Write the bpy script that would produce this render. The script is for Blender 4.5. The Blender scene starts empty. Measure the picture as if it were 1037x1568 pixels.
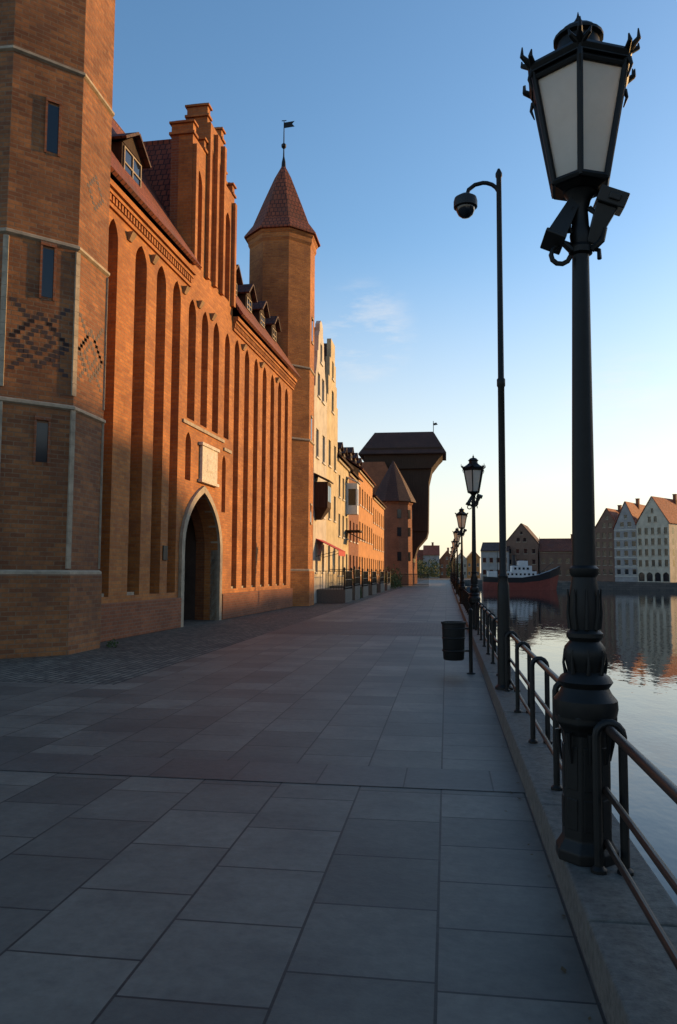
import bpy, bmesh, math, random
from mathutils import Vector, Matrix
random.seed(7)
sc=bpy.context.scene
COL=sc.collection
R=math.radians

# ------------------------------------------------------------------ materials
def _new(name,spec=.5):
    m=bpy.data.materials.new(name); m.use_nodes=True
    nt=m.node_tree; b=nt.nodes['Principled BSDF']
    b.inputs['Specular IOR Level'].default_value=spec
    return m,nt,b
def _mix(nt,bt,fac,a,b):
    n=nt.nodes.new('ShaderNodeMix'); n.data_type='RGBA'; n.blend_type=bt
    for i,v in ((0,fac),(6,a),(7,b)):
        if isinstance(v,bpy.types.NodeSocket): nt.links.new(v,n.inputs[i])
        else:
            n.inputs[i].default_value = v if i==0 else (*v,1)
    return n.outputs[2]
def _noise(nt,scale,detail=5,rough=.6,coord='Object',vec=None):
    n=nt.nodes.new('ShaderNodeTexNoise'); n.inputs['Scale'].default_value=scale
    n.inputs['Detail'].default_value=detail; n.inputs['Roughness'].default_value=rough
    if vec is None:
        tc=nt.nodes.new('ShaderNodeTexCoord'); vec=tc.outputs[coord]
    nt.links.new(vec,n.inputs['Vector']); return n.outputs['Fac']
def _ramp(nt,sock,p0,c0,p1,c1):
    r=nt.nodes.new('ShaderNodeValToRGB'); nt.links.new(sock,r.inputs[0])
    e=r.color_ramp.elements; e[0].position=p0; e[0].color=(*c0,1); e[1].position=p1; e[1].color=(*c1,1)
    return r.outputs[0]
def _bump(nt,b,h,strength,dist=.02,inv=False):
    n=nt.nodes.new('ShaderNodeBump'); n.inputs['Strength'].default_value=strength
    n.inputs['Distance'].default_value=dist; n.invert=inv
    nt.links.new(h,n.inputs['Height']); nt.links.new(n.outputs[0],b.inputs['Normal']); return n

def brick_mat(name,c1,c2,cm,bw=.27,bh=.085,ms=.010,rough=.88,var=.6,bump=.5,swap=False,off=(0,0),vs=.5,offset=.5,stain=None,spec=.35):
    m,nt,b=_new(name,spec)
    tc=nt.nodes.new('ShaderNodeTexCoord'); vec=tc.outputs['UV']
    sp=nt.nodes.new('ShaderNodeSeparateXYZ'); nt.links.new(vec,sp.inputs[0])
    cb=nt.nodes.new('ShaderNodeCombineXYZ')
    for i in (0,1):
        a=nt.nodes.new('ShaderNodeMath'); a.operation='ADD'; a.inputs[1].default_value=off[i]
        nt.links.new(sp.outputs[i],a.inputs[0])
        nt.links.new(a.outputs[0],cb.inputs[(1-i) if swap else i])
    vec=cb.outputs[0]
    br=nt.nodes.new('ShaderNodeTexBrick'); nt.links.new(vec,br.inputs['Vector'])
    br.inputs['Color1'].default_value=(*c1,1); br.inputs['Color2'].default_value=(*c2,1); br.inputs['Mortar'].default_value=(*cm,1)
    br.inputs['Scale'].default_value=1; br.inputs['Mortar Size'].default_value=ms; br.inputs['Mortar Smooth'].default_value=.15
    br.inputs['Brick Width'].default_value=bw; br.inputs['Row Height'].default_value=bh; br.offset=offset
    n1=_noise(nt,vs,8,.65); r1=_ramp(nt,n1,.3,(.45,.42,.42),.72,(1.15,1.12,1.08))
    c=_mix(nt,'MULTIPLY',var,br.outputs['Color'],r1)
    n2=_noise(nt,14,4,.7); r2=_ramp(nt,n2,.3,(.6,.6,.6),.7,(1.2,1.2,1.2))
    c=_mix(nt,'MULTIPLY',.5,c,r2)
    if stain:
        n3=_noise(nt,stain[0],6,.7); s3=_ramp(nt,n3,.52,(0,0,0),.66,(1,1,1))
        sp3=nt.nodes.new('ShaderNodeSeparateColor'); nt.links.new(s3,sp3.inputs[0])
        mm=nt.nodes.new('ShaderNodeMath'); mm.operation='MULTIPLY'; mm.inputs[1].default_value=stain[2]; nt.links.new(sp3.outputs[0],mm.inputs[0])
        c=_mix(nt,'MIX',mm.outputs[0],c,stain[1])
    nt.links.new(c,b.inputs['Base Color']); b.inputs['Roughness'].default_value=rough
    inv=nt.nodes.new('ShaderNodeInvert'); nt.links.new(br.outputs['Fac'],inv.inputs['Color'])
    h=_mix(nt,'MIX',.25,inv.outputs[0],n2)
    _bump(nt,b,h,bump,.02)
    return m
def plain(name,c,rough=.7,metal=0,var=.4,scale=3,bump=.15,dist=.01,stretch=None,spec=.4):
    m,nt,b=_new(name,spec)
    vec=None
    if stretch:
        tc=nt.nodes.new('ShaderNodeTexCoord'); mp=nt.nodes.new('ShaderNodeMapping'); mp.inputs['Scale'].default_value=stretch
        nt.links.new(tc.outputs['Object'],mp.inputs[0]); vec=mp.outputs[0]
    n=_noise(nt,scale,8,.65,vec=vec); r=_ramp(nt,n,.3,(.5,.5,.5),.7,(1.2,1.2,1.2))
    col=_mix(nt,'MULTIPLY',var,c,r); nt.links.new(col,b.inputs['Base Color'])
    b.inputs['Roughness'].default_value=rough; b.inputs['Metallic'].default_value=metal
    if bump: _bump(nt,b,n,bump,dist)
    return m

M={}
M['brick']=brick_mat('red_brick',(.56,.215,.055),(.40,.14,.04),(.36,.20,.09),ms=.009,vs=.8,var=.75,stain=(.9,(.22,.085,.04),.6))
M['brick_n']=brick_mat('niche_shade_brick',(.26,.09,.03),(.17,.06,.022),(.18,.10,.05),ms=.009,vs=.8,var=.7,stain=(.9,(.10,.045,.025),.6))  # darker copy of the facade brick: niche shade put into the colour
M['brick_t']=brick_mat('tower_brick',(.38,.155,.055),(.21,.08,.035),(.25,.16,.095),ms=.010,bump=.9,var=.85,vs=.9,stain=(1.3,(.15,.07,.04),.6))
M['brick_d']=plain('diaper_brick',(.05,.028,.024),.7)
M['brick_r']=brick_mat('dark_red_brick',(.32,.11,.045),(.24,.08,.035),(.24,.15,.10),vs=.7)
M['passage']=plain('passage_shade_plaster',(.06,.04,.03),.9,var=.7,scale=2)  # plaster colour darkened to paint in the shade of the gate opening
M['trim']=plain('pale_stone_trim',(.38,.31,.22),.8,var=.8,scale=5)
M['trim_o']=plain('weathered_band',(.34,.21,.11),.85,var=.8,scale=4)
M['tile']=brick_mat('red_roof_tiles',(.32,.09,.04),(.22,.06,.03),(.05,.02,.015),bw=.2,bh=.26,ms=.02,bump=1,rough=.8,stain=(.8,(.10,.05,.035),.6))
M['tile_b']=brick_mat('bright_roof_tiles',(.44,.11,.05),(.32,.08,.04),(.12,.04,.02),bw=.3,bh=.36,ms=.02,bump=1,rough=.8,stain=(.5,(.2,.08,.05),.5))
M['tile_d']=brick_mat('dark_roof_tiles',(.11,.045,.03),(.08,.035,.025),(.03,.02,.015),bw=.2,bh=.26,ms=.02,bump=1,rough=.75)
M['cream']=plain('cream_plaster',(.54,.43,.25),.85,var=.7,scale=1.2)
M['cream2']=plain('pale_cream_plaster',(.55,.48,.36),.85,var=.7,scale=.7)
M['yellow']=plain('yellow_plaster',(.50,.33,.12),.85,var=.5,scale=1.2)
M['white_pl']=plain('white_plaster',(.54,.48,.38),.85,var=.7,scale=1.2)
M['orange']=plain('orange_plaster',(.52,.23,.07),.85,var=.7,scale=1.2)
M['grey_pl']=plain('grey_plaster',(.32,.30,.28),.85,var=.6,scale=1)
M['brown_pl']=plain('brown_plaster',(.19,.11,.075),.85,var=.5,scale=1)
M['wood']=plain('dark_timber',(.05,.03,.02),.85,var=.8,scale=3,stretch=(4,4,.3),bump=.5,spec=.2)
M['iron']=plain('black_iron',(.008,.008,.0075),.5,.0,var=.6,scale=18,bump=.3,dist=.004,spec=.25)
M['rail']=plain('worn_handrail',(.028,.017,.012),.45,0,var=.9,scale=14,bump=.25,dist=.003,spec=.3)
M['frame']=plain('white_window_frame',(.5,.47,.40),.6,var=.2)
M['kerb']=plain('granite_kerb',(.12,.108,.092),.78,var=1,scale=22,bump=.8,dist=.016)
M['quay']=brick_mat('quay_wall_stone',(.16,.14,.12),(.11,.10,.09),(.05,.05,.05),bw=1.2,bh=.4,ms=.02)
M['red_cloth']=plain('red_awning_cloth',(.45,.04,.03),.8,var=.2)
M['bin']=plain('dark_bin_metal',(.009,.009,.009),.55,0,var=.4,scale=20,spec=.25)
M['plastic']=plain('grey_housing',(.018,.018,.017),.5,0,var=.3,spec=.3)
M['white']=plain('white_paint',(.6,.6,.58),.5,var=.4,scale=2)
M['hull_red']=plain('hull_red_paint',(.26,.06,.04),.6,var=.5,scale=2)
M['hull_black']=plain('hull_black_paint',(.015,.015,.018),.5,var=.3)
M['panel']=plain('carved_pale_stone',(.66,.58,.46),.8,var=.6,scale=9,bump=.8,dist=.05)
M['leaf']=plain('foliage',(.05,.075,.02),.8,var=.6,scale=6)
M['dry_leaf']=plain('dry_leaves',(.10,.06,.025),.8,var=.6,scale=6)
m,nt,b=_new('window_glass'); b.inputs['Base Color'].default_value=(.012,.015,.02,1); b.inputs['Roughness'].default_value=.1; M['glass']=m
m,nt,b=_new('milky_lantern_glass'); 
tr=nt.nodes.new('ShaderNodeBsdfTranslucent'); tr.inputs[0].default_value=(.88,.82,.72,1)
gn=_ramp(nt,_noise(nt,3,5,.7),.3,(.62,.58,.5),.7,(.84,.79,.70)); nt.links.new(gn,b.inputs['Base Color']); b.inputs['Roughness'].default_value=.3
ms_=nt.nodes.new('ShaderNodeMixShader'); ms_.inputs[0].default_value=.5
nt.links.new(b.outputs[0],ms_.inputs[1]); nt.links.new(tr.outputs[0],ms_.inputs[2])
nt.links.new(ms_.outputs[0],nt.nodes['Material Output'].inputs[0]); M['lglass']=m
M['slabs']=brick_mat('granite_slabs',(.185,.160,.128),(.092,.082,.068),(.022,.019,.016),bw=.66,bh=.6,ms=.007,rough=.58,var=.85,bump=.5,swap=True,off=(.05,.1),vs=.7,offset=.41,stain=(1.7,(.062,.056,.048),.45),spec=.4)
M['slabs_s']=brick_mat('granite_edge_slabs',(.180,.156,.126),(.105,.093,.077),(.022,.019,.016),bw=.54,bh=.6,ms=.007,rough=.58,var=.85,bump=.5,swap=True,off=(.05,.1),vs=.7,offset=.0,stain=(1.7,(.062,.056,.048),.45),spec=.4)
M['slabs_d']=brick_mat('dark_granite_slabs',(.110,.098,.083),(.078,.070,.061),(.022,.02,.018),bw=.66,bh=.6,ms=.006,rough=.55,var=.6,bump=.4,vs=.9,off=(0,.05),spec=.4)
M['setts']=brick_mat('reddish_setts',(.135,.10,.078),(.09,.068,.056),(.03,.03,.03),bw=.2,bh=.12,ms=.012,rough=.6,var=.6,bump=.8,vs=.9)
M['cobble']=brick_mat('grey_cobbles',(.21,.18,.14),(.085,.075,.06),(.015,.014,.012),bw=.15,bh=.12,ms=.016,rough=.75,var=.8,bump=1,vs=1.1,swap=True,offset=.45)
# water
m,nt,b=_new('river_water')
b.inputs['Base Color'].default_value=(.006,.014,.017,1); b.inputs['Roughness'].default_value=.02; b.inputs['IOR'].default_value=1.33
tc=nt.nodes.new('ShaderNodeTexCoord'); mp=nt.nodes.new('ShaderNodeMapping'); mp.inputs['Scale'].default_value=(.7,.35,1); mp.inputs['Rotation'].default_value=(0,0,.3)
nt.links.new(tc.outputs['Object'],mp.inputs[0]); n=_noise(nt,1.5,4,.6,vec=mp.outputs[0]); _bump(nt,b,n,.10,.12); M['water']=m

# ------------------------------------------------------------------ mesh builder
def empty(name,loc=(0,0,0),rot=0):
    e=bpy.data.objects.new(name,None); e.location=loc; e.rotation_euler=(0,0,R(rot)); e.empty_display_size=.3
    COL.objects.link(e); return e
def do_uv(me):
    uvl=me.uv_layers.new(name='UVMap') if not me.uv_layers else me.uv_layers[0]
    for p in me.polygons:
        n=p.normal
        if abs(n.z)>.95: t=Vector((1,0,0)); w=Vector((0,1,0))
        else:
            t=Vector((-n.y,n.x,0)).normalized(); w=n.cross(t)
            if w.z<0: w=-w
        for li in p.loop_indices:
            c=me.vertices[me.loops[li].vertex_index].co
            uvl.data[li].uv=(c.dot(t),c.dot(w))
class MB:
    def __init__(s): s.v=[]; s.f=[]; s.M=Matrix.Identity(4)
    def add(s,vs,fs):
        o=len(s.v); s.v+= [s.M@Vector(q) for q in vs]; s.f+=[[i+o for i in f] for f in fs]
    def box(s,x0,x1,y0,y1,z0,z1):
        s.add([(x0,y0,z0),(x1,y0,z0),(x1,y1,z0),(x0,y1,z0),(x0,y0,z1),(x1,y0,z1),(x1,y1,z1),(x0,y1,z1)],
              [(0,3,2,1),(4,5,6,7),(0,1,5,4),(1,2,6,5),(2,3,7,6),(3,0,4,7)])
    def hexa(s,bot,top):
        s.add(list(bot)+list(top),[(0,3,2,1),(4,5,6,7),(0,1,5,4),(1,2,6,5),(2,3,7,6),(3,0,4,7)])
    def slab(s,a,b,c,d,th):
        a,b,c,d=map(Vector,(a,b,c,d)); n=(b-a).cross(d-a).normalized()*th
        s.hexa([a,b,c,d],[a+n,b+n,c+n,d+n])
    def prism(s,poly,y0,y1):
        n=len(poly)
        s.add([(x,y0,z) for x,z in poly]+[(x,y1,z) for x,z in poly],
              [tuple(range(n)),tuple(range(2*n-1,n-1,-1))]+[(i,i+n,(i+1)%n+n,(i+1)%n) for i in range(n)])
    def lathe(s,prof,seg=16,c=(0,0),rot=0,cap=True):
        vs=[];fs=[]
        for r,z in prof:
            for k in range(seg):
                a=2*math.pi*k/seg+rot; vs.append((c[0]+r*math.cos(a),c[1]+r*math.sin(a),z))
        for i in range(len(prof)-1):
            for k in range(seg):
                k2=(k+1)%seg; fs.append((i*seg+k,i*seg+k2,(i+1)*seg+k2,(i+1)*seg+k))
        if cap: fs.append(tuple(range(seg-1,-1,-1))); fs.append(tuple((len(prof)-1)*seg+k for k in range(seg)))
        s.add(vs,fs)
    def tube(s,pts,r,seg=8,r1=None):
        pts=[Vector(p) for p in pts]; n=len(pts); vs=[];fs=[]
        up=None
        for i,p in enumerate(pts):
            d=(pts[min(i+1,n-1)]-pts[max(i-1,0)]).normalized()
            if up is None: up=Vector((0,0,1)) if abs(d.z)<.9 else Vector((1,0,0))
            a=d.cross(up).normalized(); up=a.cross(d).normalized()
            rr=r if r1 is None else r+(r1-r)*i/(n-1)
            for k in range(seg):
                t=2*math.pi*k/seg; vs.append(p+(a*math.cos(t)+up*math.sin(t))*rr)
        for i in range(n-1):
            for k in range(seg):
                k2=(k+1)%seg; fs.append((i*seg+k,i*seg+k2,(i+1)*seg+k2,(i+1)*seg+k))
        fs.append(tuple(range(seg-1,-1,-1))); fs.append(tuple((n-1)*seg+k for k in range(seg)))
        s.add(vs,fs)
    def obj(s,name,mat,parent=None,smooth=False,bevel=0,mesh_only=False):
        me=bpy.data.meshes.new(name); me.from_pydata([tuple(q) for q in s.v],[],s.f)
        bm=bmesh.new(); bm.from_mesh(me); bmesh.ops.recalc_face_normals(bm,faces=bm.faces); bm.to_mesh(me); bm.free()
        do_uv(me); me.materials.append(mat)
        if smooth:
            for p in me.polygons: p.use_smooth=True
            try: me.set_sharp_from_angle(angle=R(35))
            except Exception: pass
        o=bpy.data.objects.new(name,me); COL.objects.link(o)
        if parent: o.parent=parent
        if bevel:
            b=o.modifiers.new('bevel','BEVEL'); b.width=bevel; b.segments=2; b.limit_method='ANGLE'
        return o
def wall(name,outer,holes,y0,th,mat,parent):
    cu=bpy.data.curves.new('tmp','CURVE'); cu.dimensions='2D'; cu.fill_mode='BOTH'; cu.extrude=th/2
    for pts in [outer]+holes:
        sp=cu.splines.new('POLY'); sp.points.add(len(pts)-1)
        for i,(x,z) in enumerate(pts): sp.points[i].co=(x,z,0,1)
        sp.use_cyclic_u=True
    ob=bpy.data.objects.new('tmp',cu); COL.objects.link(ob)
    dg=bpy.context.evaluated_depsgraph_get(); dg.update()
    me=bpy.data.meshes.new_from_object(ob.evaluated_get(dg))
    bpy.data.objects.remove(ob); bpy.data.curves.remove(cu)
    for v in me.vertices: x,z,e=v.co; v.co=(x,y0+th/2+e,z)
    bm=bmesh.new(); bm.from_mesh(me); bmesh.ops.remove_doubles(bm,verts=bm.verts,dist=1e-4)
    bmesh.ops.recalc_face_normals(bm,faces=bm.faces); bm.to_mesh(me); bm.free()
    do_uv(me); me.materials.clear(); me.materials.append(mat); me.name=name
    for p in me.polygons: p.material_index=0; p.use_smooth=False
    o=bpy.data.objects.new(name,me); COL.objects.link(o); o.parent=parent; return o
def rect(x0,x1,z0,z1): return [(x0,z0),(x1,z0),(x1,z1),(x0,z1)]
def arch_top(x0,x1,zs,rise,n=7):
    w=x1-x0; out=[]; k=rise/(w*math.sin(R(60)))
    for i in range(n+1):
        a=R(60*i/n); out.append((x0+w*math.cos(a),zs+w*math.sin(a)*k))
    for i in range(n-1,-1,-1):
        a=R(60*i/n); out.append((x1-w*math.cos(a),zs+w*math.sin(a)*k))
    return out
def arch(x0,x1,z0,zs,rise,n=7): return [(x0,z0),(x1,z0)]+arch_top(x0,x1,zs,rise,n)

# ------------------------------------------------------------------ ground, water, quay
def sheet(name,poly,z,mat,parent=None):
    me=bpy.data.meshes.new(name)
    me.from_pydata([(x,y,z) for x,y in poly],[],[tuple(range(len(poly)))])
    bm=bmesh.new(); bm.from_mesh(me); bmesh.ops.triangulate(bm,faces=bm.faces)
    bm.normal_update()
    for f in bm.faces:
        if f.normal.z<0: f.normal_flip()
    bm.to_mesh(me); bm.free(); do_uv(me); me.materials.append(mat)
    o=bpy.data.objects.new(name,me); COL.objects.link(o); o.parent=parent; return o
gx=[-3000,-1000,-300,-100,-40,-20,-10,-4.65,.90]; gy=[-300,-100,-20,0,10.6,20,40,80,170,400,1000,3000]
g=MB(); g.v=[Vector((x,y,0)) for y in gy for x in gx]
g.f=[[j*len(gx)+i,j*len(gx)+i+1,(j+1)*len(gx)+i+1,(j+1)*len(gx)+i] for j in range(len(gy)-1) for i in range(len(gx)-1)]
g.obj('ground',M['cobble'])
for f in bpy.data.meshes['ground'].polygons:
    if f.normal.z<0: f.flip()
sheet('pavement',[(-40,-20),(-.05,-20),(-.05,170),(-4.65,170),(-4.65,10.6),(-40,10.6)],.004,M['slabs'])
sheet('pavement_edge_strip',[(-.05,-20),(.56,-20),(.56,170),(-.05,170)],.004,M['slabs_s'])
sheet('paving_band',[(-30,5.95),(.555,5.95),(.555,6.55),(-30,6.55)],.008,M['slabs_d'])
sheet('sett_band',[(-4.65,20),(.555,20),(.555,25),(-4.65,25)],.008,M['setts'])
sheet('river_water',[(.5,-300),(900,-300),(900,260),(.5,260)],-1.4,M['water'])
bank=[(.90,176),(8,169),(26,158),(44,149),(50,140),(50,-300),(3000,-300),(3000,3000),(.90,3000)]
sheet('far_bank_ground',bank,-.003,M['cobble'])
q=MB()
for a,b2 in zip(bank[:5],bank[1:6]):
    q.add([(a[0],a[1],-3),(b2[0],b2[1],-3),(b2[0],b2[1],-.003),(a[0],a[1],-.003)],[(0,1,2,3)])
q.obj('far_bank_wall',M['quay'])
q=MB(); q.box(.75,.90,-60,176,-3,-.01); q.obj('quay_wall',M['quay'])
k=MB(); y=-3.0
while y<70:
    l=1.6; k.box(.56,.96,y+.004,y+l-.004,-.1,.2+random.uniform(-.004,.004)); y+=l
k.box(.56,.96,y,175,-.1,.2)
k.obj('quay_kerb',M['kerb'],bevel=.012)
lv=MB(); rnd=random.Random(5)
for i in range(150):
    if i<120:
        x=rnd.uniform(-7.2,-4.0)+rnd.gauss(0,.4); y=rnd.uniform(11,30)
    else: x=.53-abs(rnd.gauss(0,.07)); y=rnd.uniform(2,18)
    a=rnd.uniform(0,6.28); s_=rnd.uniform(.01,.022); c=Vector((x,y,.012)); u=Vector((math.cos(a),math.sin(a),rnd.uniform(-.2,.4)))*s_; w_=Vector((-math.sin(a),math.cos(a),rnd.uniform(-.2,.4)))*s_*.6
    lv.add([c-u,c+w_,c+u,c-w_],[(0,1,2,3)])
lv.obj('fallen_leaves',M['dry_leaf'])

# ------------------------------------------------------------------ railing
rl=empty('quay_railing')
hoops=MB(); yy=3.92-1.42*3; ys=[]
while yy<172:
    ys.append(yy); yy+=1.42
for i,y in enumerate(ys):
    seg=6 if y>25 else 10
    pts=[(.70,y,.2),(.70,y,.83)]
    for a in range(1,7):
        t=math.pi*a/7; pts.append((.76-.06*math.cos(t),y,.83+.06*math.sin(t)))
    pts+=[(.82,y,.83),(.82,y,.2)]
    hoops.tube(pts,.021,seg)
    if y<30:
        for x in (.70,.82): hoops.lathe([(.038,.2),(.038,.215),(.022,.23)],10,(x,y))
hoops.obj('hoop_posts',M['iron'],rl,smooth=True)
r_=MB()
r_.tube([(.76,-2,.86),(.76,172,.86)],.023,12)
r_.obj('handrail',M['rail'],rl,smooth=True)
r_=MB(); r_.tube([(.76,-2,.55),(.76,172,.55)],.016,10); r_.tube([(.76,-2,.30),(.76,172,.30)],.016,10)
r_.obj('lower_rails',M['rail'],rl,smooth=True)

# ------------------------------------------------------------------ street lamps
def lamp_meshes():
    out=[]
    p=MB()
    p.lathe([(.155,0),(.155,.05),(.135,.08),(.122,.10),(.115,.60),(.13,.63),(.155,.66),(.155,.70)],8,rot=R(22.5))
    out.append(p.obj('pedestal',M['iron'],bevel=.006))
    p=MB()
    for k in range(8):
        p.M=Matrix.Rotation(R(45*k),4,'Z'); p.box(.100,.116,-.03,.03,.15,.30); p.box(.100,.113,-.03,.03,.34,.55)
    p.M=Matrix.Identity(4); out.append(p.obj('pedestal_panels',M['iron'],bevel=.004))
    p=MB()
    p.lathe([(.15,.69),(.158,.73),(.155,.77),(.13,.80),(.115,.83),(.135,.86),(.12,.885),(.085,.91),(.095,.95),(.105,.99),(.10,1.03),(.075,1.06),(.09,1.08),(.09,1.10),(.068,1.12),
             (.078,1.2),(.072,1.3),(.060,1.38),(.072,1.40),(.072,1.425),(.058,1.44),(.054,2.0),(.045,2.9),(.043,3.06),(.06,3.07),(.062,3.10),(.048,3.12),(.055,3.17),(.045,3.22),(.04,3.3),(.055,3.36),(.09,3.41),(.10,3.42)],24)
    for k in range(8):
        a=2*math.pi*k/8
        ca,sa=math.cos(a),math.sin(a)
        p.tube([(ca*.07,sa*.07,1.12),(ca*.080,sa*.080,1.2),(ca*.078,sa*.078,1.27),(ca*.082,sa*.082,1.32)],.014,6,.004)
        p.tube([(ca*.135,sa*.135,.62),(ca*.13,sa*.13,.55),(ca*.118,sa*.118,.47)],.016,6,.004)
        p.tube([(ca*.095,sa*.095,.90),(ca*.105,sa*.105,.95),(ca*.10,sa*.10,1.02)],.011,6,.004)
    out.append(p.obj('shaft',M['iron'],smooth=True))
    zb,zt,rb,rt=3.44,4.05,.148,.27; H=[R(60*k+22) for k in range(6)]
    g=MB(); fr=MB()
    def P(a,r,z): return Vector((r*math.cos(a),r*math.sin(a),z))
    for k in range(6):
        a,b2=H[k],H[(k+1)%6]
        g.add([P(a,rb-.012,zb),P(b2,rb-.012,zb),P(b2,rt-.012,zt),P(a,rt-.012,zt)],[(0,1,2,3)])
        fr.tube([P(a,rb,zb-.01),P(a,rt,zt)],.017,6)
        fr.tube([P(a,rb,zb),P(b2,rb,zb)],.02,6); fr.tube([P(a,rt,zt),P(b2,rt,zt)],.026,6)
        fr.tube([P(a,rt-.02,zt-.05),P(b2,rt-.02,zt-.05)],.02,6)
        for dt,ht,ou in ((-.17,.06,.02),(0,.10,.045),(.17,.06,.02)):
            c=P(a,rt-.005,zt+.0); tdir=Vector((-math.sin(a),math.cos(a),0))
            tip=P(a,rt+ou+.015,zt+ht)+tdir*dt*.32
            mid=P(a,rt+ou+.018,zt+ht*.5)+tdir*dt*.27
            fr.tube([c,mid,tip],.021,6,.004)
        c=P(a,rt+.008,zt-.03); fr.tube([c,P(a,rt+.022,zt-.07),P(a,rt+.0,zt-.13)],.015,6,.004)
    fr.lathe([(.10,3.40),(.15,3.425),(.155,3.445),(.11,3.45)],6,rot=H[0])
    fr.lathe([(.285,4.02),(.285,4.06),(.26,4.085),(.20,4.12),(.16,4.15),(.14,4.17)],6,rot=H[0])
    out.append(g.obj('glass_panes',M['lglass'])); out.append(fr.obj('lantern_frame',M['iron'],bevel=.003))
    t=MB(); t.lathe([(.12,4.15),(.112,4.19),(.108,4.235),(.13,4.245),(.13,4.26),(.11,4.27),(.095,4.295),(.06,4.315),(.022,4.325),(.018,4.335),(.026,4.35),(.016,4.365),(.008,4.38),(.002,4.41)],20)
    t.lathe([(.03,3.45),(.03,3.55),(.045,3.56),(.05,3.66),(.02,3.72)],12)
    out.append(t.obj('cap_and_finial',M['iron'],smooth=True))
    f=MB()
    f.M=Matrix.Translation((.105,-.01,3.25))@Matrix.Rotation(R(22),4,'Y')@Matrix.Rotation(R(12),4,'X')
    f.hexa([(-.025,-.055,-.14),(.025,-.055,-.14),(.025,.055,-.14),(-.025,.055,-.14)],[(-.055,-.07,.06),(.055,-.07,.06),(.055,.07,.06),(-.055,.07,.06)])
    f.box(-.065,.085,-.09,.09,.062,.14); f.box(-.01,.05,-.102,-.091,.085,.12)
    f.M=Matrix.Translation((-.09,-.01,3.24))@Matrix.Rotation(R(24),4,'Y')@Matrix.Rotation(R(-12),4,'X')
    f.hexa([(-.05,-.07,-.11),(.045,-.07,-.11),(.045,.07,-.11),(-.05,.07,-.11)],[(-.02,-.05,.14),(.04,-.05,.14),(.04,.05,.14),(-.02,.05,.14)])
    f.box(-.06,.05,-.08,.08,-.135,-.112)
    f.M=Matrix.Identity(4)
    out.append(f.obj('floodlight_housings',M['plastic'],bevel=.012))
    c=MB()
    pts=[(-.045,0,3.12),(-.09,-.02,3.13)]+[(-.105+.05*math.cos(t),-.03,3.06+.05*math.sin(t)) for t in [R(110+k*34) for k in range(8)]]
    c.tube(pts,.013,6)
    c.tube([(-.12,0,3.2),(.12,0,3.2)],.014,8); c.tube([(.05,0,3.1),(.09,-.02,3.08),(.09,-.03,3.03)],.012,6)
    for sx in (-1,1):
        c.tube([(sx*.05,-.03,3.08),(sx*.10,-.05,3.12),(sx*.115,-.05,3.18),(sx*.07,-.05,3.22),(sx*.05,-.04,3.17)],.018,7,.009)
        c.tube([(sx*.04,-.04,3.30),(sx*.075,-.05,3.26),(sx*.06,-.05,3.2)],.016,7,.008)
    out.append(c.obj('scroll_bracket',M['iron'],smooth=True))
    return out
def place(name,parts,loc,rot=0,first=False):
    e=empty(name,loc,rot)
    for o in parts:
        if first: o.parent=e
        else:
            n=o.copy(); COL.objects.link(n); n.parent=e
    return e
LP=lamp_meshes()
e0=place('street_lamp',LP,(.68,4.12,.2),0,True); e0.rotation_euler=(0,R(.45),0)
for i in range(1,9): place('street_lamp',LP,(.68,4.12+15.9*i,.2),random.uniform(-6,6))

# CCTV pole
e=empty('cctv_camera_pole',(.68,9.75,.2))
p=MB(); p.lathe([(.11,0),(.11,.03),(.078,.06),(.074,1.0),(.070,1.25),(.052,1.32),(.062,1.36),(.043,1.40),(.041,3.70),(.052,3.72),(.052,3.80),(.038,3.82),(.032,6.40),(.042,6.42),(.042,6.46),(.015,6.52)],20)
p.obj('pole',M['iron'],e,smooth=True)
p=MB(); pts=[(0,0,6.12)]+[(-.20+.20*math.cos(R(t)),0,6.18+.17*math.sin(R(t))) for t in (15,35,55,75,90)]+[(-.3,0,6.33),(-.38,0,6.27),(-.4,0,6.2)]
p.tube(pts,.026,10); p.obj('swan_neck_arm',M['iron'],e,smooth=True)
p=MB(); p.lathe([(.03,6.22),(.06,6.21),(.14,6.16),(.15,6.12),(.15,6.04),(.135,6.03)],20,(-.42,0)); p.obj('camera_housing',M['plastic'],e,smooth=True)
p=MB(); p.lathe([(.12,6.03),(.115,5.99),(.09,5.94),(.05,5.91),(.01,5.90)],20,(-.42,0)); p.obj('dome',M['glass'],e,smooth=True)

# litter bin
e=empty('litter_bin',(.10,12.7,0))
p=MB(); p.lathe([(.15,.22),(.165,.24),(.185,.78),(.20,.79),(.20,.82),(.175,.82),(.165,.5),(.02,.5)],20); 
for z in (.35,.55,.7): p.lathe([(.178,z),(.188,z+.01),(.188,z+.02),(.18,z+.03)],20,cap=False)
p.obj('bucket',M['bin'],e,smooth=True)
p=MB(); p.lathe([(.07,.0),(.07,.02),(.03,.03),(.03,1.0),(.035,1.01),(.01,1.04)],12,(.27,0)); p.box(.15,.27,-.02,.02,.7,.73); p.box(.13,.27,-.02,.02,.35,.38); p.obj('post',M['iron'],e,smooth=True)

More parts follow.
